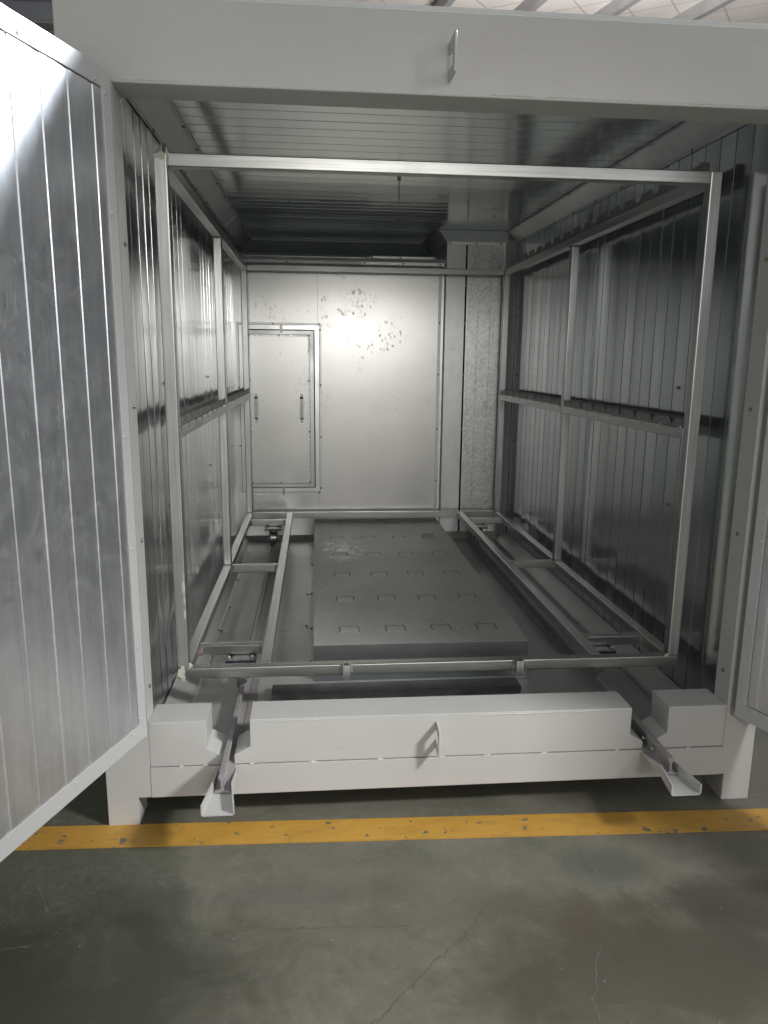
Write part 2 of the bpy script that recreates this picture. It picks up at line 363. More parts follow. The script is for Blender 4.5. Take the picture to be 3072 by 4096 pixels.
def tag(o, label=None, cat=None, group=None, kind=None):
    if label: o['label'] = label
    if cat: o['category'] = cat
    if group: o['group'] = group
    if kind: o['kind'] = kind
    return o
# one screw head shared by all screws
def screw_mesh(r, h):
    bm = B(); cyl(bm, (0,0,0), (0,0,h*0.5), r*1.25, 10); cyl(bm, (0,0,h*0.5), (0,0,h), r, 10, r*0.7)
    me = bpy.data.meshes.new('screw'); bm.to_mesh(me); bm.free(); return me
SCREWM = screw_mesh(0.0055, 0.005); SCREWM.materials.append(SCREW)
RIVETM = screw_mesh(0.0055, 0.004); RIVETM.materials.append(DOORW)
BOLTM = screw_mesh(0.008, 0.011); BOLTM.materials.append(STEEL)
def fix(name, me, loc, normal, parent):
    o = bpy.data.objects.new(name, me); col.objects.link(o)
    o.parent = parent; o.location = Vector(loc)-BASE[parent]
    o.rotation_euler = Vector(normal).to_track_quat('Z', 'Y').to_euler(); return o
def ribs(a0, a1, pitch, start, depth=0.009, s0=0.003, s1=0.0008, flat=0.0045, wave=0.0):
    """profile along an axis: list of (a, d); d=0 face, d=depth groove bottom.
    wave lets every strip of the sheet lie at a slightly different angle, as rolled sheet does"""
    out = []; a = start; edge = a0; cuts = []
    while a < a1-0.02:
        if a > a0+0.02: cuts.append(a)
        a += pitch
    def strip(e0, e1):
        t = random.uniform(-wave, wave); b = random.uniform(-wave, wave)*0.5
        for k in range(5):
            u = k/4; out.append((e0+(e1-e0)*u, (u-0.5)*t+b*(4*u*(1-u))+wave*0.8))
    for c in cuts:
        strip(edge, c-flat/2-s0)
        out.extend([(c-flat/2, depth), (c+flat/2, depth)]); edge = c+flat/2+s1
    strip(edge, a1)
    return out

GZ = -0.375          # hall floor
FZ = -0.178          # oven floor
XL, XR = -0.962, 0.950
YF, YB = -0.27, -0.14

# ------------------------------------------------------------------ setting
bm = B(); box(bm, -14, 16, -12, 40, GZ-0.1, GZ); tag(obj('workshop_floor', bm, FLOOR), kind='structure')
bm = B()
prism_z(bm, [(-6, -0.104-0.112), (-6, -0.104), (8, -0.566), (8, -0.566-0.112)], GZ+0.0002, GZ+0.004)
tag(obj('painted_floor_line', bm, LINE), kind='structure')

def ribbon(name, pts, width, mat, rag=0.006):
    bm = B(); P = []
    for a, b_ in zip(pts, pts[1:]):
        n = max(2, int((Vector(b_)-Vector(a)).length/0.009))
        for k in range(n): P.append(Vector(a).lerp(Vector(b_), k/n)+Vector((random.uniform(-rag, rag), random.uniform(-rag, rag))))
    P.append(Vector(pts[-1])); rows = []
    for i, p in enumerate(P):
        t = (P[min(i+1, len(P)-1)]-P[max(i-1, 0)]).normalized(); n = Vector((-t.y, t.x))
        h = width*random.choice((0.25, 0.4, 0.5, 0.7))*min(1, (i+0.5)/4, (len(P)-i-0.5)/4)
        rows.append((bm.verts.new((*(p+n*h), GZ+0.0012)), bm.verts.new((*(p-n*h), GZ+0.0012))))
    for a, b_ in zip(rows, rows[1:]): bm.faces.new((a[0], b_[0], b_[1], a[1]))
    return tag(obj(name, bm, mat), kind='structure')
CRACK = plain('dark crack filling', (0.095, 0.09, 0.072), 0.9, 0, 0.5, 60)
SCRATCH = plain('pale scratch', (0.20, 0.20, 0.175), 0.6, 0, 0.3, 60)
ribbon('floor_crack', [(0.046, -0.70), (0.001, -0.758), (-0.048, -0.821), (-0.113, -0.877), (-0.146, -0.904), (-0.18, -0.944), (-0.237, -1.0), (-0.267, -1.036), (-0.306, -1.059), (-0.372, -1.143), (-0.45, -1.2)], 0.0017, CRACK, 0.005)
ribbon('floor_crack', [(0.036, -0.744), (0.108, -0.737), (0.203, -0.722), (0.289, -0.701), (0.40, -0.68)], 0.0009, CRACK)
ribbon('floor_crack', [(0.303, -0.872), (0.261, -0.944), (0.243, -0.998), (0.217, -1.036), (0.215, -1.101), (0.19, -1.2)], 0.0013, SCRATCH, 0.004)
ribbon('floor_scratch', [(0.377, -0.426), (0.382, -0.517), (0.392, -0.617)], 0.0022, SCRATCH, 0.001)
ribbon('floor_scratch', [(-0.636, -0.75), (-0.419, -0.759), (-0.163, -0.771)], 0.0010, CRACK, 0.003)
ribbon('floor_scratch', [(-1.22, -0.52), (-1.17, -0.60), (-1.14, -0.66)], 0.0018, SCRATCH, 0.001)
ribbon('floor_scratch', [(-1.35, -0.82), (-1.22, -0.77), (-1.12, -0.765)], 0.002, SCRATCH, 0.003)

RD = Vector((-0.13, 1, 0.10)).normalized()               # run of the purlins
RP = Vector((1.33, 8.05, 5.6))
RX = Vector((1, 0, 0.0))
RN = RX.cross(RD).normalized()
if RN.z < 0: RN = -RN
bm = B()
c0 = RP+RN*0.16
slab(bm, [c0+RX*a+RD*b_ for a, b_ in ((-16, -5.5), (14, -5.5), (14, 16), (-16, 16))], RN, 0.05)
tag(obj('roof', bm, ROOF), kind='structure')
plab = ['grey roof purlin just right of the lifting tab, first one showing above the oven front',
        'grey roof purlin between the first purlin and the one beside the hanging wire',
        'grey roof purlin nearest the thin hanging wire, third one above the oven',
        'widest looking grey roof purlin at the top right corner of the photo']
for i in range(4):
    base = RP+RX*(i*1.125-0.02)
    e = empty('roof_purlin', base, plab[i], 'purlin', 'purlins under the white roof')
    bm = B()
    for (a0, a1, b0, b1) in ((-0.004, 0.004, 0.0, 0.158), (-0.004, 0.085, -0.006, 0.002), (0.077, 0.085, 0.0, 0.03)):
        pts = [(a0, b0), (a1, b0), (a1, b1), (a0, b1)]
        prism(bm, pts, lambda a, h: base+RX*a+RN*h+RD*-5.5, lambda a, h: base+RX*a+RN*h+RD*12)
    obj('flange', bm, PURL, e)
bm = B()
p = Vector((4.62, 8.6, 5.3)); cyl(bm, p, p+Vector((0.04, 0.1, 1.0)), 0.012, 8)
tag(obj('hanging_wire', bm, BLACKSTEEL), 'thin wire hanging from the white roof at the top right', 'wire')
e = empty('steel_beam', (-5, 9, 5.4), 'blue grey steel beam high under the roof behind the left door', 'beam')
bm = B(); box(bm, -9, -1.2, 8.9, 8.93, 5.42, 5.68); obj('web', bm, BEAMM, e)
bm = B(); box(bm, -9, -1.2, 8.8, 9.05, 5.395, 5.42); obj('flange', bm, PURL, e)
bm = B(); box(bm, -9, -1.2, 8.8, 9.05, 5.68, 5.70); obj('flange', bm, PURL, e)

# ------------------------------------------------------------------ the oven
oven = empty('curing_oven', (0, 1.6, GZ), 'large off white industrial oven with open doors and galvanised sheet metal inside', 'oven')

# side walls
def wall(side):
    bm = B()
    x = XL if side < 0 else XR
    out = x-0.09 if side < 0 else x+0.09
    pr = ribs(-0.205, 3.56, 0.1, -0.16 if side < 0 else -0.17, wave=0.0019)
    poly = [(x+side*d, y) for y, d in pr]
    poly += [(out, 3.56), (out, -0.205)]
    prism_z(bm, poly, FZ-0.006, 1.945)
    return obj('side_wall', bm, WALL, oven)
wl = wall(-1); wr = wall(1)
# flat joint strips and screws on walls
for (xw, s, ys) in ((XL, 1, (0.33, 1.45)), (XR, -1, (0.28, 2.62))):
    par = wl if s > 0 else wr
    for y in ys:
        for z in (0.1, 0.55, 1.0, 1.45): fix('screw', SCREWM, (xw, y, z), (s, 0, 0), par)
# ceiling
cz = lambda y: 1.914+0.0135*y
bm = B()
pr = ribs(-0.138, 3.56, 0.1, -0.09, 0.012, 0.0009, 0.0009, 0.0065, wave=0.0006)
poly = [(y, cz(y)+d) for y, d in pr]+[(3.56, 2.05), (-0.138, 2.05)]
prism_x(bm, poly, XL-0.085, XR+0.085)
ce = obj('ceiling_panel', bm, CEIL, oven)
for x, y in ((-0.55, 1.9), (-0.62, 2.35), (0.1, 2.4), (0.66, 2.2)): fix('screw', SCREWM, (x, y, cz(y)), (0, 0, -1), ce)
# rear wall far back
bm = B(); pr = ribs(XL-0.05, XR+0.05, 0.1, -0.85, wave=0.0006)
prism_z(bm, [(x, 3.5+d) for x, d in pr]+[(XR+0.05, 3.59), (XL-0.05, 3.59)], FZ-0.006, 1.955); obj('rear_wall', bm, WALL, oven)
# floor pan in two sheets
bm = B(); box(bm, XL-0.02, XR+0.02, -0.165, 0.93, FZ-0.012, FZ)
fp = obj('floor_pan', bm, PAN, oven)
bm = B(); box(bm, XL-0.02, XR+0.02, 0.934, 3.5, FZ-0.013, FZ-0.001); fp2 = obj('floor_pan', bm, PAN, oven)
for x, y in ((-0.83, 0.05), (-0.9, 0.12), (-0.87, 0.95), (-0.64, 0.96), (-0.46, 0.96), (-0.87, 1.3), (-0.47, 1.5), (-0.47, 1.0), (0.86, 0.4)):
    fix('screw', SCREWM, (x, y, FZ), (0, 0, 1), fp)
# corner fillets
def fillet(p0, p1, q0, q1, n, lip0=None, lip1=None, mat=TRIM):
    bm = B(); slab(bm, [p0, p1, q1, q0], n, 0.002)
    for lp, (a, b_) in ((lip0, (p0, p1)), (lip1, (q0, q1))):
        if lp:
            v = Vector(lp[0])*0.016
            slab(bm, [a, b_, tuple(Vector(b_)+v), tuple(Vector(a)+v)], lp[1], 0.0016)
    return obj('corner_trim', bm, mat, oven)
F = 0.064
zw = lambda y: cz(y)-F
for s, x, y1 in ((1, XL, 3.5), (-1, XR, 2.735)):
    y0 = -0.139; k = 0.002*s
    t = fillet((x+k, y0, zw(y0)), (x+k, y1, zw(y1)), (x+k+s*F, y0, cz(y0)-0.002), (x+k+s*F, y1, cz(y1)-0.002), (-s, 0, 1),
               ((0, 0, -1), (s, 0, 0)), ((s, 0, 0), (0, 0, -1)), LITTRIM if s > 0 else TRIM)
    yy = 0.2
    while yy < y1-0.05:
        fix('screw', SCREWM, (x+k+s*(F+0.008), yy, cz(yy)-0.0035), (0, 0, -1), t)
        fix('screw', SCREWM, (x+k+s*0.002, yy+0.12, zw(yy)-0.008), (s, 0, 0), t); yy += 0.32
    if s > 0:
        bm = B(); slab(bm, [(x+k+0.0015, 2.42, zw(2.42)+.001), (x+k+0.0015, 2.46, zw(2.46)+.001), (x+k+F-0.001, 2.46, cz(2.46)-0.004), (x+k+F-0.001, 2.42, cz(2.42)-0.004)], (1, 0, -1), 0.003)
        obj('joint_cover', bm, BRIGHT, t)
    # floor fillet
    t = fillet((x+k, -0.12, FZ+F), (x+k, 2.74, FZ+F), (x+k+s*F*1.1, -0.12, FZ+0.002), (x+k+s*F*1.1, 2.74, FZ+0.002), (-s, 0, -1), None, ((s, 0, 0), (0, 0, 1)), PAN)
    for yy in (0.08, 0.95, 1.8): fix('screw', SCREWM, (x+k+s*(F*1.1+0.008), yy, FZ+0.004), (0, 0, 1), t)
fillet((XL, 3.498, zw(3.5)-0.02), (0.482, 3.498, zw(3.5)-0.02), (XL, 3.42, cz(3.42)-0.002), (0.41, 3.42, cz(3.42)-0.002), (0, 1, 1), ((0, 0, -1), (0, -1, 0)), None, DULLTRIM)

# column (return duct) at the right rear
CX0, CX1, CY = 0.481, 0.888, 2.80
bm = B(); box(bm, CX0, XR-0.001, CY, 3.49, FZ+0.001, 1.953)
colm = obj('return_duct', bm, TRIM, oven)
bm = B(); pr = ribs(0.632, 0.886, 0.088, 0.704, 0.003, 0.001, 0.001, 0.002)
prism_z(bm, [(x, CY-0.004+d) for x, d in pr]+[(0.886, CY-0.0005), (0.632, CY-0.0005)], FZ+0.05, 1.868); obj('spangled_panel', bm, SPANGLE, colm)
bm = B(); box(bm, 0.612, 0.6235, CY-0.0025, CY-0.0005, FZ+0.05, 1.868); obj('dark_seam', bm, DARK, colm)
bm = B(); box(bm, 0.6245, 0.631, CY-0.008, CY-0.0005, FZ+0.05, 1.868); e_ = obj('edge_strip', bm, BRIGHT, colm)
for z in (0.0, 0.25, 0.62, 1.0, 1.35, 1.6): fix('screw', SCREWM, (0.619, CY-0.002, z), (0, -1, 0), colm)
bm = B(); box(bm, CX0+0.001, 0.886, CY-0.009, CY-0.0055, 1.868, 1.886); fl = obj('edge_strip', bm, BRIGHT, colm)
bm = B(); box(bm, 0.8705, 0.8865, CY-0.0092, CY-0.0057, 1.2, 1.868); obj('edge_strip', bm, BRIGHT, colm)
for x in (0.5, 0.68, 0.85): fix('screw', SCREWM, (x, CY-0.009, 1.877), (0, -1, 0), colm)
# fillets round the column
zc0 = zw(CY)-0.003; zc1 = cz(CY-0.07)-0.002
fillet((CX0, CY-0.001, zc0), (CX1, CY-0.001, zc0), (CX0-0.07, CY-0.07, zc1), (CX1, CY-0.07, zc1), (0, 1, 1), None, None, DULLTRIM)
t = fillet((CX0-0.001, CY, zc0), (CX0-0.001, 3.47, zw(3.47)), (CX0-0.071, CY-0.07, zc1), (CX0-0.071, 3.47, cz(3.47)-0.002), (1, 0, 1), ((0, 0, -1), (-1, 0, 0)), ((-1, 0, 0), (0, 0, -1)))
for y in (2.9, 3.2): fix('screw', SCREWM, (CX0-0.08, y, cz(y)-0.004), (0, 0, -1), t)
t = fillet((CX1, CY-0.001, FZ+0.05), (CX1, CY-0.001, zc0), (XR-0.002, CY-0.065, FZ+0.02), (XR-0.002, CY-0.065, zw(CY)+0.005), (1, 1, 0), None, ((0, -1, 0), (-1, 0, 0)))
for z in (0.15, 0.6, 1.05, 1.4): fix('screw', SCREWM, (XR-0.003, CY-0.073, z), (-1, 0, 0), t)
fillet((CX0, CY-0.002, FZ+0.05), (CX1, CY-0.002, FZ+0.05), (CX0, CY-0.052, FZ+0.001), (CX1, CY-0.052, FZ+0.001), (0, 1, -1), None, None, PAN)

# rear panel with frame trims
PY = 2.79
bm = B(); box(bm, XL-0.005, 0.478, PY, PY+0.03, FZ-0.002, 1.70)
rp = obj('rear_panel', bm, REAR, oven)
bm = B(); box(bm, -0.4005, -0.3985, PY-0.0012, PY+0.001, FZ, 1.70); obj('sheet_seam', bm, STRIP, rp)
def strip_x(x0, x1, z0, z1, d0, d1, mat):       # strip leaning from depth d0 at z0 to d1 at z1
    bm = B(); prism_x(bm, [(PY-d0, z0), (PY-d1, z1), (PY+0.004, z1), (PY+0.004, z0)], x0, x1); return obj('edge_strip', bm, mat, rp)
t = strip_x(XL, 0.478, 1.7005, 1.722, 0.004, 0.016, TRIM)
t = strip_x(XL, -0.10, 1.7225, 1.741, 0.016, 0.012, TRIM)
t = strip_x(-0.099, 0.464, 1.7225, 1.741, 0.014, 0.014, BRIGHT)
for x in (-0.6, -0.08, 0.18, 0.43): fix('screw', SCREWM, (x, PY-0.015, 1.732), (0, -1, 0), t)
t = strip_x(XL, 0.478, 1.7415, 1.764, 0.012, 0.001, TRIM)
t = strip_x(-0.04, 0.40, 1.7645, 1.778, 0.010, 0.010, BRIGHT)
for x in (-0.07, -0.03, 0.16, 0.39): fix('screw', SCREWM, (x, PY-0.010, 1.771), (0, -1, 0), t)
bm = B(); prism_z(bm, [(0.428, PY+0.001), (0.4285, PY-0.008), (0.446, PY-0.012), (0.4465, PY+0.001)], FZ+0.03, 1.70); obj('edge_strip', bm, TRIM, rp)
bm = B(); prism_z(bm, [(0.447, PY+0.001), (0.447, PY-0.012), (0.463, PY-0.012), (0.463, PY+0.001)], FZ+0.03, 1.70); t = obj('edge_strip', bm, BRIGHT, rp)
bm = B(); prism_z(bm, [(0.4635, PY+0.001), (0.4635, PY-0.010), (0.477, PY-0.002), (0.477, PY+0.001)], FZ+0.03, 1.70); obj('edge_strip', bm, TRIM, rp)
for z in (-0.09, 0.25, 0.62, 1.0, 1.35): fix('screw', SCREWM, (0.437, PY-0.010, z), (0, -1, 0), t)
bm = B(); slab(bm, [(XL, PY-0.001, FZ+0.036), (-0.433, PY-0.001, FZ+0.036), (-0.46, PY-0.036, FZ+0.002), (XL, PY-0.036, FZ+0.002)], (0, 1, -1), 0.002)
t = obj('corner_trim', bm, BRIGHT, oven)
for x in (-0.88, -0.49): fix('screw', SCREWM, (x, PY-0.018, FZ+0.021), (0, -1, 1), t)

bm = B(); box(bm, XL-0.005, 0.4805, PY+0.031, 3.38, 1.745, 1.765); obj('bounce_sheet', bm, DULLTRIM, oven)  # unseen sheet added to bounce light onto the rear fillet
# access hatch
HX0, HX1, HZ0, HZ1 = -0.948, -0.374, 0.158, 1.337
bm = B()
def ring(bm, o, i, yo, yi):
    """mitred picture frame ring; o,i = (x0,x1,z0,z1); outer edge depth yo, inner edge depth yi"""
    O = [(o[0], o[2]), (o[1], o[2]), (o[1], o[3]), (o[0], o[3])]; I = [(i[0], i[2]), (i[1], i[2]), (i[1], i[3]), (i[0], i[3])]
    a = [bm.verts.new((x, PY-yo, z)) for x, z in O]; b_ = [bm.verts.new((x, PY-yi, z)) for x, z in I]
    c = [bm.verts.new((x, PY-0.0005, z)) for x, z in O]; d = [bm.verts.new((x, PY-0.0005, z)) for x, z in I]
    for k in range(4):
        j = (k+1) % 4
        bm.faces.new((a[k], a[j], b_[j], b_[k])); bm.faces.new((a[j], a[k], c[k], c[j])); bm.faces.new((b_[k], b_[j], d[j], d[k])); bm.faces.new((d[k], d[j], c[j], c[k]))
def inset(r, k): return (r[0]+k, r[1]-k, r[2]+k, r[3]-k)
H0 = (HX0, HX1, HZ0, HZ1)
ring(bm, H0, inset(H0, 0.016), 0.004, 0.004); hatch = obj('access_hatch', bm, TRIM, oven)
bm = B(); ring(bm, inset(H0, 0.0165), inset(H0, 0.046), 0.013, 0.0145); obj('outer_frame', bm, BRIGHT, hatch)
bm = B(); ring(bm, inset(H0, 0.0465), inset(H0, 0.0535), 0.009, 0.009); obj('dark_seam', bm, DARK, hatch)
bm = B(); ring(bm, inset(H0, 0.054), inset(H0, 0.080), 0.0275, 0.0295); obj('inner_frame', bm, TRIM, hatch)
bm = B(); ring(bm, inset(H0, 0.0150), inset(H0, 0.0175), 0.0145, 0.0145); obj('dark_seam', bm, DARK, hatch)
bm = B(); ring(bm, inset(H0, 0.0790), inset(H0, 0.0812), 0.0305, 0.0305); obj('dark_seam', bm, DARK, hatch)
bm = B(); ring(bm, inset(H0, 0.0815), inset(H0, 0.094), 0.031, 0.031); t = obj('edge_strip', bm, SPANGLE, hatch)
bm = B(); q = inset(H0, 0.0905); box(bm, q[0], q[1], PY-0.029, PY-0.0005, q[2], q[3]); hp = obj('hatch_panel', bm, REAR, hatch)
for x, z in ((-0.86, 1.25), (-0.66, 1.25), (-0.46, 1.25), (-0.86, 0.245), (-0.66, 0.245), (-0.46, 0.245), (-0.461, 0.95), (-0.461, 0.6), (-0.861, 0.95), (-0.861, 0.6)):
    fix('screw', SCREWM, (x, PY-0.031, z), (0, -1, 0), hatch)
for x, z in ((-0.70, 1.329), (-0.39, 1.329), (-0.382, 1.29), (-0.382, 0.92), (-0.382, 0.56), (-0.382, 0.2), (-0.395, 0.166), (-0.9, 0.166), (-0.94, 0.5), (-0.94, 0.9)):
    fix('screw', SCREWM, (x, PY-0.004, z), (0, -1, 0), hatch)
for x in (-0.822, -0.512):
    bm = B(); y = PY-0.029
    prism_x(bm, [(y, 0.662), (y, 0.69), (y-0.003, 0.69), (y-0.03, 0.702), (y-0.03, 0.824), (y-0.003, 0.836), (y, 0.836), (y, 0.862), (y-0.005, 0.862), (y-0.005, 0.84), (y-0.035, 0.828), (y-0.035, 0.698), (y-0.005, 0.686), (y-0.005, 0.662)], x-0.011, x+0.011)
    h = obj('handle', bm, STEEL, hatch)
    bm = B(); box(bm, x-0.017, x+0.017, y-0.003, y+0.001, 0.834, 0.866); obj('handle_base', bm, BRIGHT, hatch); bm = B(); box(bm, x-0.017, x+0.017, y-0.003, y+0.001, 0.658, 0.692); obj('handle_base', bm, BRIGHT, hatch)
for z, s in ((1.305, 1), (0.193, -1)):
    bm = B(); box(bm, -0.652, -0.636, PY-0.042, PY-0.034, z-0.035, z+0.02); cyl(bm, (-0.644, PY-0.034, z), (-0.644, PY-0.055, z), 0.010, 6)
    cyl(bm, (-0.644, PY-0.034, z-0.03), (-0.644, PY-0.050, z-0.03), 0.008, 6); box(bm, -0.648, -0.640, PY-0.045, PY-0.003, z+0.015*s-0.004, z+0.015*s+0.004)
    obj('latch', bm, STEEL, hatch)

# front frame ------------------------------------------------------
for x0, x1, xl in ((-1.083, -0.9453, -0.988), (1.052, 0.9423, 0.956)):
    bm = B(); prism_y(bm, [(x0, GZ+0.0005), (xl, GZ+0.0005), (xl, -0.278), (x1, -0.278), (x1, 1.7995), (x0, 1.7995)], YF, -0.185)
    j = obj('door_jamb', bm, WHITE, oven, 0.0015); s = 1 if x0 < 0 else -1
    for z in (0.08, 0.55, 0.95, 1.4): fix('screw', SCREWM, (x1, -0.225, z), (s, 0, 0), j)
for x0, x1 in ((-1.083, -0.988), (0.956, 1.052)):
    bm = B(); box(bm, x0, x1, -0.1845, -0.155, GZ+0.0005, -0.279); obj('leg', bm, WHITE, oven, 0.001)
    bm = B(); box(bm, x0, x1, 3.4, 3.5, GZ+0.0005, -0.2785); obj('leg', bm, WHITE, oven, 0.003)
bm = B(); box(bm, -1.085, 1.053, YF, YB, 1.80, 2.009); hd = obj('header_beam', bm, WHITE, oven, 0.005, 3)
bm = B(); box(bm, -0.945, 0.942, YF-0.002, -0.166, -0.278, FZ+0.0015); bb = obj('base_beam', bm, WHITE, oven, 0.0012)
for x in (-1.04, 1.0):
    bm = B(); box(bm, x-0.04, x+0.04, -0.159, 3.6, -0.278, -0.188); obj('base_beam', bm, WHITE, oven)
for y in (0.8, 1.9, 3.0):
    bm = B(); box(bm, -0.999, 0.959, y, y+0.06, -0.262, -0.195); obj('base_beam', bm, WHITE, oven)
bm = B(); box(bm, -1.08, 1.05, -0.139, 3.62, 2.052, 2.075); obj('roof_sheet', bm, WHITE, oven)
# sill with two wheel notches
ST, SB = -0.022, -0.1735
def sill(poly):
    bm = B(); prism_y(bm, poly, YF, YB); return obj('sill_beam', bm, WHITE, oven, 0.003, 2)
sill([(-0.945, SB), (-0.717, SB), (-0.717, -0.142), (-0.767, -0.115), (-0.767, ST), (-0.945, ST)])
sm = sill([(-0.684, SB), (0.661, SB), (0.661, -0.147), (0.615, -0.120), (0.615, ST-0.003), (-0.633, ST), (-0.633, -0.115), (-0.684, -0.142)])
sill([(0.707, SB), (0.942, SB), (0.942, ST-0.003), (0.742, ST-0.003), (0.742, -0.120), (0.707, -0.140)])
def blob(name, mat, parent, c, r, n=3, amp=0.5, sq=(1, 1, 1)):
    bm = B(); bmesh.ops.create_icosphere(bm, subdivisions=n, radius=1.0)
    ph = [random.uniform(0, 6) for _ in range(9)]
    for v in bm.verts:
        d = v.co.copy(); k = 1+amp*(math.sin(d.x*3+ph[0])*math.sin(d.y*4+ph[1])+0.5*math.sin(d.z*7+ph[2])*math.sin(d.x*6+ph[3]))
        v.co = Vector((d.x*sq[0], d.y*sq[1], d.z*sq[2]))*r*k+Vector(c)
    return obj(name, bm, mat, parent)
for x in (-0.85, -0.745, -0.63, -0.44, -0.24, -0.03, 0.15, 0.34, 0.56, 0.83):
    blob('weld', WELDP, bb, (x+random.uniform(-.03, .03), YF-0.0005, -0.1752), 0.0045, 2, 0.4, (random.uniform(1.5, 3), 0.5, 0.75))
# rough paint drips along the folded edges of header and sill
def drips(parent, x0, x1, z, y, dn, amp=1.0):
    """one ragged bead of paint runs along a folded edge"""
    bm = B(); n = int((x1-x0)/0.004); rows = []
    h = 0.003
    for i in range(n+1):
        x = x0+(x1-x0)*i/n; e = min(1, i/3, (n-i)/3)
        h = 0.6*h+0.4*random.choice((0.001, 0.002, 0.004, 0.009))*amp
        q = random.uniform(0.0006, 0.0022)*e
        rows.append([bm.verts.new((x, y-0.0001, z)), bm.verts.new((x+random.uniform(-.001, .001), y-q, z+dn*h*0.4)), bm.verts.new((x, y-0.0001, z+dn*h))])
    for a, b_ in zip(rows, rows[1:]):
        for k in (0, 1): bm.faces.new((a[k], b_[k], b_[k+1], a[k+1]))
    return obj('paint_run', bm, WELDP, parent)
drips(hd, -0.94, -0.75, 1.806, YF, 1); drips(hd, 0.06, 0.2, 1.806, YF, 1); drips(hd, 0.21, 0.93, 1.806, YF, 1, 1.2)
drips(sm, 0.10, 0.60, ST-0.008, YF, -1, 1.1); drips(sm, -0.60, -0.40, ST-0.006, YF, -1, 0.8)
drips(sm, -0.942, -0.90, ST-0.006, YF, -1, 1.5); drips(sm, 0.88, 0.938, ST-0.008, YF, -1, 1.3)
# lifting / latch plates welded to header and sill: C shaped loops
def keeper(parent, x, z0, z1, p, arm, bar, drop):
    bm = B(); y = YF
    o = [(y+0.001, z0), (y-p, z0-drop), (y-p, z1-drop), (y+0.001, z1)]
    i = [(y+0.001, z0+arm), (y-p+bar, z0+arm-drop*0.6), (y-p+bar, z1-arm-drop*0.6), (y+0.001, z1-arm)]
    pts = [o[0], o[1], o[2], o[3], i[3], i[2], i[1], i[0]]
    prism_x(bm, pts, x-0.003, x+0.003); return obj('latch_plate', bm, WHITE, parent, 0.001, 1)
keeper(hd, -0.047, 1.834, 1.933, 0.085, 0.03, 0.03, 0.0)
keeper(sm, -0.036, -0.136, -0.048, 0.058, 0.026, 0.022, 0.012)

# doors -------------------------------------------------------------
def door(hx, hy, a, s, z0, z1):
    d = Vector((s*math.sin(a), -math.cos(a), 0)); n = Vector((-s*math.cos(a), -math.sin(a), 0)); h = Vector((hx, hy, 0)); L = 0.97; W = 0.066
    def P(t, k, z): return h+d*t+n*k+Vector((0, 0, z))
    def bx(bm, t0, t1, k0, k1, za, zb):
        v = [bm.verts.new(P(*p)) for p in ((t0,k0,za),(t1,k0,za),(t1,k1,za),(t0,k1,za),(t0,k0,zb),(t1,k0,zb),(t1,k1,zb),(t0,k1,zb))]
        for f in ((3,2,1,0),(4,5,6,7),(0,1,5,4),(1,2,6,5),(2,3,7,6),(3,0,4,7)): bm.faces.new([v[i] for i in f])
    # frame: four mitred members as one welded frame
    bm = B()
    O = [(0, z0), (L, z0), (L, z1), (0, z1)]; I = [(W*0.58, z0+W*0.78), (L-W, z0+W*0.78), (L-W, z1-W*0.78), (W*0.58, z1-W*0.78)]
    def loop(pts, k): return [bm.verts.new(P(t, k, z)) for t, z in pts]
    a_, b_, c_, e_ = loop(O, 0), loop(I, 0), loop(O, -0.09), loop(I, -0.09)
    for i in range(4):
        j = (i+1) % 4
        bm.faces.new((a_[i], a_[j], b_[j], b_[i])); bm.faces.new((c_[j], c_[i], e_[i], e_[j]))
        bm.faces.new((a_[j], a_[i], c_[i], c_[j])); bm.faces.new((b_[i], b_[j], e_[j], e_[i]))
    do = obj('door', bm, DOORW, oven, 0.0025)
    bm = B(); bx(bm, W*0.58+0.001, L-W-0.001, -0.085, -0.020, z0+W*0.78+0.001, z1-W*0.78-0.001); obj('outer_skin', bm, DOORW, do)
    # ribbed inner skin
    bm = B(); t0, t1 = W*0.58+0.0035, L-W-0.002
    pr = ribs(t0, t1, 0.1, 0.083, 0.0028, 0.003, 0.003, 0.015, wave=0.0010)
    prism(bm, [(t, -0.003-q) for t, q in pr]+[(t1, -0.018), (t0, -0.018)], lambda t, k: P(t, k, z0+W*0.78+0.003), lambda t, k: P(t, k, z1-W*0.78-0.003))
    obj('inner_skin', bm, DOORSKIN, do)
    for t in (0.071, 0.34, 0.62, 0.88):
        fix('rivet', RIVETM, P(t, 0, z1-0.040), n, do); fix('rivet', RIVETM, P(t, 0, z0+0.040), n, do)
    for z in (z1-0.06, 1.463, 1.17, 0.874, 0.55, 0.25, z0+0.07): fix('rivet', RIVETM, P(0.028, 0, z), n, do)
    return do
door(-0.941, -0.30, 0.336, -1, -0.048, 1.817)
door(0.951, -0.30, 0.3576, 1, -0.050, 1.817)

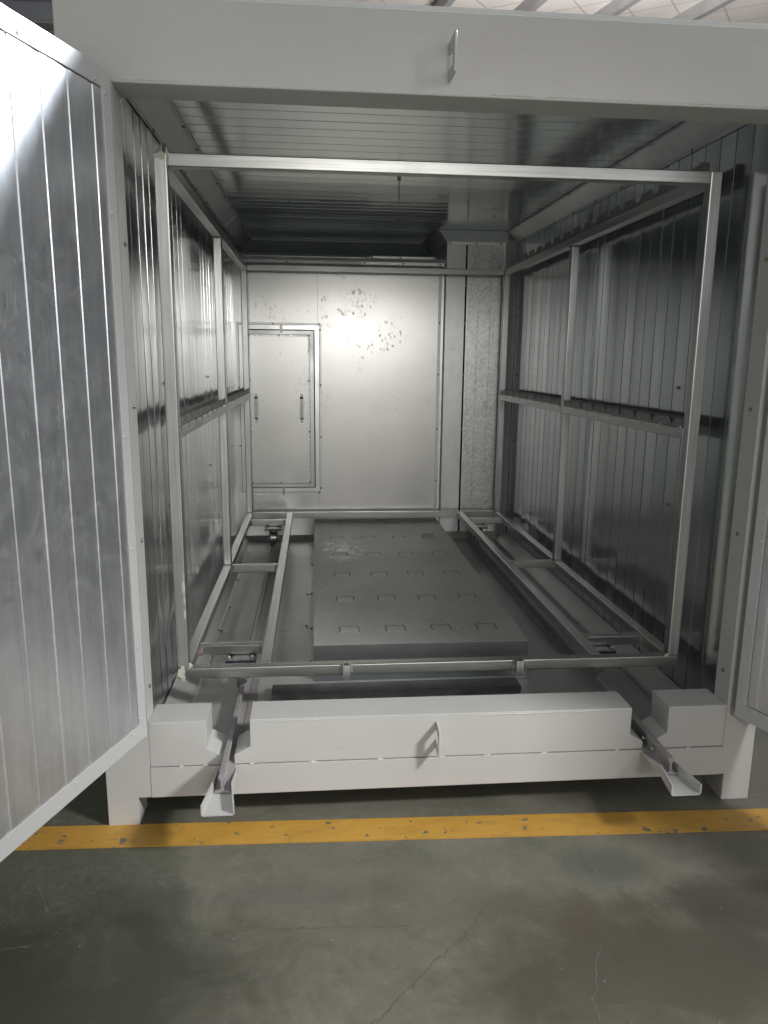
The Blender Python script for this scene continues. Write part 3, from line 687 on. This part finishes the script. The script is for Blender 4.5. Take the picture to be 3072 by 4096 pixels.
# rails ---------------------------------------------------------------
for s, rx in ((-1, -0.704), (1, 0.683)):
    T = -0.120; Hh = T-FZ-0.001
    bm = B(); zb = FZ+0.001
    poly = [(-0.023, 0), (0.023, 0), (0.023, 0.004), (0.006, 0.008), (0.003, 0.012), (0.003, Hh-0.016), (0.009, Hh-0.011), (0.0095, Hh-0.003), (0.006, Hh), (-0.006, Hh), (-0.0095, Hh-0.003), (-0.009, Hh-0.011), (-0.003, Hh-0.016), (-0.003, 0.012), (-0.006, 0.008), (-0.023, 0.004)]
    prism_y(bm, [(rx+x, zb+z) for x, z in poly], -0.425, 2.72); r = obj('rail', bm, RAILM, oven)
    if s < 0:
        bm = B(); box(bm, rx+0.025, rx+0.055, -0.1, 2.6, FZ+0.0005, FZ+0.006); obj('base_strip', bm, RAILM, r)
    # flared end shoe: base plate and two bent cheeks
    x = rx; zs = FZ-0.003
    def outline(side): return [(x+side*0.0265, -0.28), (x+side*0.0265, -0.42), (x+side*0.043, -0.53)]
    l, q = outline(-1), outline(1)
    bm = B()
    prism_z(bm, l+q[::-1], zs-0.004, zs)
    for sd, o in ((-1, l), (1, q)):
        for (p0, p1) in ((o[0], o[1]), (o[1], o[2])):
            h0, h1 = (0.002, 0.034) if p1[1] > -0.45 else (0.034, 0.031)
            nx = Vector((sd, 0, 0))
            slab(bm, [(p0[0], p0[1], zs), (p1[0], p1[1], zs), (p1[0], p1[1], zs+h1), (p0[0], p0[1], zs+h0)], nx, 0.004)
    obj('end_shoe', bm, WHITE, r)
    for y in (-0.24, -0.31): 
        fix('bolt', BOLTM, (rx-0.003, y, -0.15), (-1, 0, 0), r)
# temperature probe from the ceiling
bm = B(); cyl(bm, (-0.019, 1.25, cz(1.25)+0.002), (-0.019, 1.25, cz(1.25)-0.012), 0.009, 12); cyl(bm, (-0.019, 1.25, cz(1.25)-0.01), (-0.019, 1.25, cz(1.25)-0.10), 0.0028, 8)
obj('probe', bm, STEEL, oven)

# ------------------------------------------------------------------ floor duct
du = empty('floor_air_duct', (0, 1.57, FZ), 'long low grey sheet metal air duct box with cut vent flaps on the oven floor', 'air duct')
DX0, DX1, DY0, DY1, DT = -0.432, 0.440, 0.350, 2.786, -0.023
bm = B(); prism_y(bm, [(DX0, DT-0.002), (DX1, DT-0.002), (DX1, FZ+0.002), (DX0, FZ+0.002)], DY0+0.003, DY1); obj('body', bm, TRIM, du)
bm = B(); box(bm, DX0-0.001, DX1+0.001, DY0-0.002, DY1, DT-0.0015, DT); obj('top_panel', bm, DUCTTOP, du)
bm = B(); box(bm, DX0, DX1, DY0-0.001, DY0+0.002, FZ+0.004, DT-0.002); obj('front_panel', bm, DUCTFRONT, du)
bm = B(); box(bm, DX0+0.01, DX1+0.01, DY0-0.03, DY0-0.0015, FZ+0.0008, FZ+0.003); obj('base_flange', bm, DUCTFRONT, du)
bm = B(); box(bm, DX0-0.03, DX0-0.0015, DY0, 2.745, FZ+0.001, FZ+0.004); fl = obj('base_flange', bm, PAN, du)
for y in (0.55, 0.95, 1.5, 2.1): fix('screw', SCREWM, (DX0-0.015, y, FZ+0.004), (0, 0, 1), fl)
def flap_mesh(tilt):
    z0 = 0.0001
    bm = B(); slab(bm, [(-0.0385, -0.08, z0), (0.0385, -0.08, z0), (0.0385, -0.007, z0+tilt), (0.0315, 0, z0+tilt*1.08), (-0.0315, 0, z0+tilt*1.08), (-0.0385, -0.007, z0+tilt)], (0, 0, 1), 0.0004)
    me = bpy.data.meshes.new('vent_flap'); bmesh.ops.recalc_face_normals(bm, faces=bm.faces); bm.to_mesh(me); bm.free(); me.materials.append(DUCTTOP); return me
def slot_mesh():
    bm = B(); wd = 0.0036
    path = [(-0.040, -0.066), (-0.040, -0.008), (-0.037, -0.002), (-0.031, 0.001), (0.031, 0.001), (0.037, -0.002), (0.040, -0.008), (0.040, -0.066)]
    for a, b_ in zip(path, path[1:]):
        d = (Vector(b_)-Vector(a)).normalized(); n = Vector((-d.y, d.x))*wd/2; e = d*0.0006
        P = [Vector(a)-e+n, Vector(b_)+e+n, Vector(b_)+e-n, Vector(a)-e-n]
        vs = [bm.verts.new((p.x, p.y, 0.0009)) for p in P]; bm.faces.new(vs)
    vs = [bm.verts.new(p) for p in ((-0.003, -0.004, 0.0008), (0.003, -0.004, 0.0008), (0.003, -0.0008, 0.0008), (-0.003, -0.0008, 0.0008))]; bm.faces.new(vs)
    bmesh.ops.recalc_face_normals(bm, faces=bm.faces)
    me = bpy.data.meshes.new('slot'); bm.to_mesh(me); bm.free(); me.materials.append(DARK); return me
FL, FLO, SL = flap_mesh(0.0), flap_mesh(0.014), slot_mesh()
for r in range(6):
    for c in range(4):
        op = (r == 4 and c == 3)
        f = bpy.data.objects.new('vent_flap', FLO if op else FL); col.objects.link(f); f.parent = du
        f.location = Vector((-0.284+c*0.1955, 0.553+r*0.4165, DT+0.0002))-BASE[du]
        f.rotation_euler = (0, 0, random.uniform(-0.012, 0.012))
        if op: f['label'] = 'vent flap bent up open with a black gap'
        s_ = bpy.data.objects.new('slot', SL); col.objects.link(s_); s_.parent = f

# ------------------------------------------------------------------ loose dark channel
ch = B()
prism_x(ch, [(0.183, FZ+0.001), (0.183, -0.147), (0.268, -0.147), (0.268, FZ+0.001), (0.262, FZ+0.001), (0.262, -0.153), (0.189, -0.153), (0.189, FZ+0.001)], -0.592, 0.372)
bmesh.ops.rotate(ch, verts=ch.verts, cent=(-0.1, 0.22, 0), matrix=Matrix.Rotation(R(0.6), 3, 'Z'))
o = obj('steel_channel', ch, BLACKSTEEL, None, 0.002)
tag(o, 'dark mill finish steel channel lying across the oven floor behind the sill', 'steel channel')

# ------------------------------------------------------------------ trolley
tr = empty('hanging_trolley', (0, 1.37, FZ), 'open trolley of galvanised square tube with toothed hanging strips, standing on the oven rails', 'trolley')
T = 0.040; HW = 0.90; D = 2.738; H = 1.70
def bar(name, x0, x1, y0, y1, z0, z1, mat):
    bm = B(); box(bm, x0, x1, y0, y1, z0, z1); return obj(name, bm, mat, tr, 0.0045, 3)
for x0 in (-HW, HW-T):
    bar('post', x0, x0+T, 0.0, T, T+0.0006, H, TUBE)
    bar('post', x0, x0+T, D-T, D, T+0.0006, H, TUBE)
    mp = bar('post', x0, x0+T, 1.335, 1.375, T+0.0006, H-T-0.0006, TUBE)
    for za, zb in ((T-0.001, T+0.007), (H-T-0.007, H-T+0.001)):
        bm = B(); box(bm, x0-0.0009, x0+T+0.0009, 1.3341, 1.3759, za, zb); obj('weld', bm, RUST, mp)
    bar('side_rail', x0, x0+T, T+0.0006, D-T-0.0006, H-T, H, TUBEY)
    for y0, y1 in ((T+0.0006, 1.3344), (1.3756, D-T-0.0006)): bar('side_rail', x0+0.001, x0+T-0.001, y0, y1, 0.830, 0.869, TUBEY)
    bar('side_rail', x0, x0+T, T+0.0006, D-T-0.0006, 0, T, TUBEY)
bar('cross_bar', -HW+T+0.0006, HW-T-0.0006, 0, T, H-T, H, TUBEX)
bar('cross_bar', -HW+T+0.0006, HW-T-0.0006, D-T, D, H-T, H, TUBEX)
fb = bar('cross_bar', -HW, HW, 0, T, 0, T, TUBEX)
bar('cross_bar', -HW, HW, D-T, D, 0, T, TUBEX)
for xi, xo in ((-0.622, -HW+T), (0.582, HW-T)):
    bar('inner_rail', xi, xi+T, T+0.0006, D-T-0.0006, 0, T, TUBEY)
    lo, hi = (xo, xi) if xo < xi else (xi+T, xo)
    for y in (0.213, 1.332, 2.452):
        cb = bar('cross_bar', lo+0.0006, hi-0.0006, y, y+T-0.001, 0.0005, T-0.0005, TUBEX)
        for xa, xb in ((lo+0.0006, lo+0.016), (hi-0.016, hi-0.0006)):
            bm = B(); box(bm, xa, xb, y-0.0008, y+0.001, 0.001, T-0.002); obj('weld', bm, RUST, cb)
# sockets on the front bar
for x in (-0.318, 0.301):
    bm = B(); t = 0.0028; x0, x1, y0, y1, z0, z1 = x-0.0125, x+0.0125, -0.026, -0.001, -0.006, 0.046
    for b4 in ((x0, x1, y0, y0+t, z0, z1), (x0, x1, y1-t, y1, z0, z1), (x0, x0+t, y0+t, y1-t, z0, z1), (x1-t, x1, y0+t, y1-t, z0, z1)): box(bm, *b4)
    so = obj('socket_tube', bm, TUBE, tr)
    blob('weld', RUST, so, (x-0.017, -0.003, 0.022), 0.007, 2, 0.4, (0.9, 0.7, 2.6)); blob('weld', RUST, so, (x+0.017, -0.003, 0.022), 0.007, 2, 0.4, (0.9, 0.7, 2.6))
# toothed strips
def toothed(x, y0, y1, zb, zt, zn, pitch, gap_top, gap_bot, th, first):
    pts = [(y0, zb), (y1, zb)]; top = []; y = first
    while y < y1-0.02:
        if y > y0+gap_top:
            top += [(y-gap_top/2, zt), (y-gap_bot/2, zn), (y+gap_bot/2, zn), (y+gap_top/2, zt)]
        y += pitch
    top = [(y0, zt)]+top+[(y1, zt)]
    bm = B(); prism_x(bm, pts+top[::-1], x-th/2, x+th/2); return obj('toothed_strip', bm, STRIP, tr)
for s in (-1, 1):
    for y0, y1 in ((T+0.004, 1.333), (1.377, D-T-0.004)):
        ts = toothed(s*0.8645, y0, y1, 0.8695, 0.900, 0.8765, 0.157, 0.046, 0.004, 0.003, 0.139 if y0 < 1 else 1.395)
        bm = B(); box(bm, s*0.897-0.0018, s*0.897+0.0018, y0, y1, 0.8695, 0.905); obj('backing_strip', bm, STRIP, tr)
        bm = B(); y = 0.06 if y0 < 1 else 1.40
        while y < y1-0.02:
            for dz, r in ((0.870, 0.0045), (0.866, 0.004), (0.858, 0.003)):
                m = Matrix.Translation((s*0.8615-0.0, y+random.uniform(-0.004, 0.004), dz)) @ Matrix.Diagonal((r*0.8, r, r*1.5, 1)); bmesh.ops.create_icosphere(bm, subdivisions=1, radius=1.0, matrix=m)
            y += 0.157
        obj('weld', bm, STEEL, ts)
    for y0, y1 in ((T+0.10, D-T-0.004),):
        toothed(s*0.886, y0, y1, H+0.0005, H+0.050, H+0.028, 0.160, 0.062, 0.045, 0.003, 0.31)
    bm = B(); prism_x(bm, [(0.06, H), (0.135, H), (0.135, H+0.058), (0.06, H+0.040)], s*0.886-0.0015, s*0.886+0.0015); obj('end_plate', bm, STRIP, tr)
# casters
for s, cx, y in ((-1, -0.704, 0.232), (1, 0.683, 0.232), (-1, -0.704, 2.45), (1, 0.683, 2.45)):
    bm = B(); box(bm, cx-0.056, cx+0.056, y-0.062, y+0.062, -0.018, -0.010); ca = obj('caster', bm, BLUE, tr, 0.003)
    bm = B(); box(bm, cx-0.030, cx+0.030, y-0.055, y+0.030, -0.0095, -0.0006)
    box(bm, cx-0.055, cx+0.055, y-0.058, y-0.028, -0.0098, -0.004); obj('weld_plate', bm, STEEL, ca, 0.002)
    for dx in (-0.043, 0.043):
        for dy in (-0.045, 0.045): fix('bolt', BOLTM, (cx+dx, y+dy, -0.010 if dy > 0 else -0.004), (0, 0, 1), ca)
    bm = B()
    for dx in (-0.026, 0.020): prism_x(bm, [(y-0.035, -0.0185), (y+0.035, -0.0185), (y+0.016, -0.096), (y-0.016, -0.096)], cx+dx, cx+dx+0.006)
    obj('fork', bm, BLUE, ca)
    bm = B(); cyl(bm, (cx-0.016, y, -0.078), (cx-0.010, y, -0.078), 0.056, 32); cyl(bm, (cx-0.010, y, -0.078), (cx+0.018, y, -0.078), 0.0415, 32, 0.040); cyl(bm, (cx-0.034, y, -0.078), (cx+0.036, y, -0.078), 0.009, 10)
    obj('wheel', bm, STEEL, ca)
# filler smears at the front left corners, white weld bead on the right
blob('filler_smear', PUTTY, fb, (-0.886, -0.0003, 0.022), 0.014, 3, 0.6, (0.9, 0.09, 1.4))
blob('filler_smear', PUTTY, fb, (-0.872, 0.006, 0.046), 0.012, 3, 0.6, (1.3, 0.4, 1.2))
blob('filler_smear', PUTTY, fb, (-0.858, -0.001, 1.685), 0.008, 3, 0.4, (0.7, 0.5, 2.6))
blob('filler_smear', PUTTY, fb, (-0.882, -0.0005, 1.690), 0.012, 3, 0.5, (1.5, 0.12, 0.7))
blob('filler_smear', PUTTY, fb, (0.853, -0.001, 0.043), 0.007, 3, 0.5, (1.0, 0.6, 0.9))
for z, k in ((0.24, 1), (0.285, 0.8), (0.33, 1.2), (0.37, 0.7)):
    blob('filler_smear', PUTTY, fb, (-0.866, -0.0002, z), 0.006*k, 3, 0.8, (0.45, 0.06, 2.4))

# ------------------------------------------------------------------ grit on the hall floor
bm = B()
for i in range(330):
    x = random.uniform(-1.9, 2.0); y = random.uniform(-1.75, -0.2); r = random.choice((0.0012, 0.0015, 0.002, 0.003)) * (2.0 if random.random() < 0.04 else 1)
    m = Matrix.Translation((x, y, GZ+r*0.4)) @ Matrix.Rotation(random.uniform(0, 6), 4, 'Z') @ Matrix.Diagonal((r*random.uniform(1, 2.2), r, r*0.5, 1))
    bmesh.ops.create_icosphere(bm, subdivisions=1, radius=1.0, matrix=m)
tag(obj('grit', bm, SCRATCH), 'pale grit and paint crumbs scattered on the workshop floor', 'grit', kind='stuff')
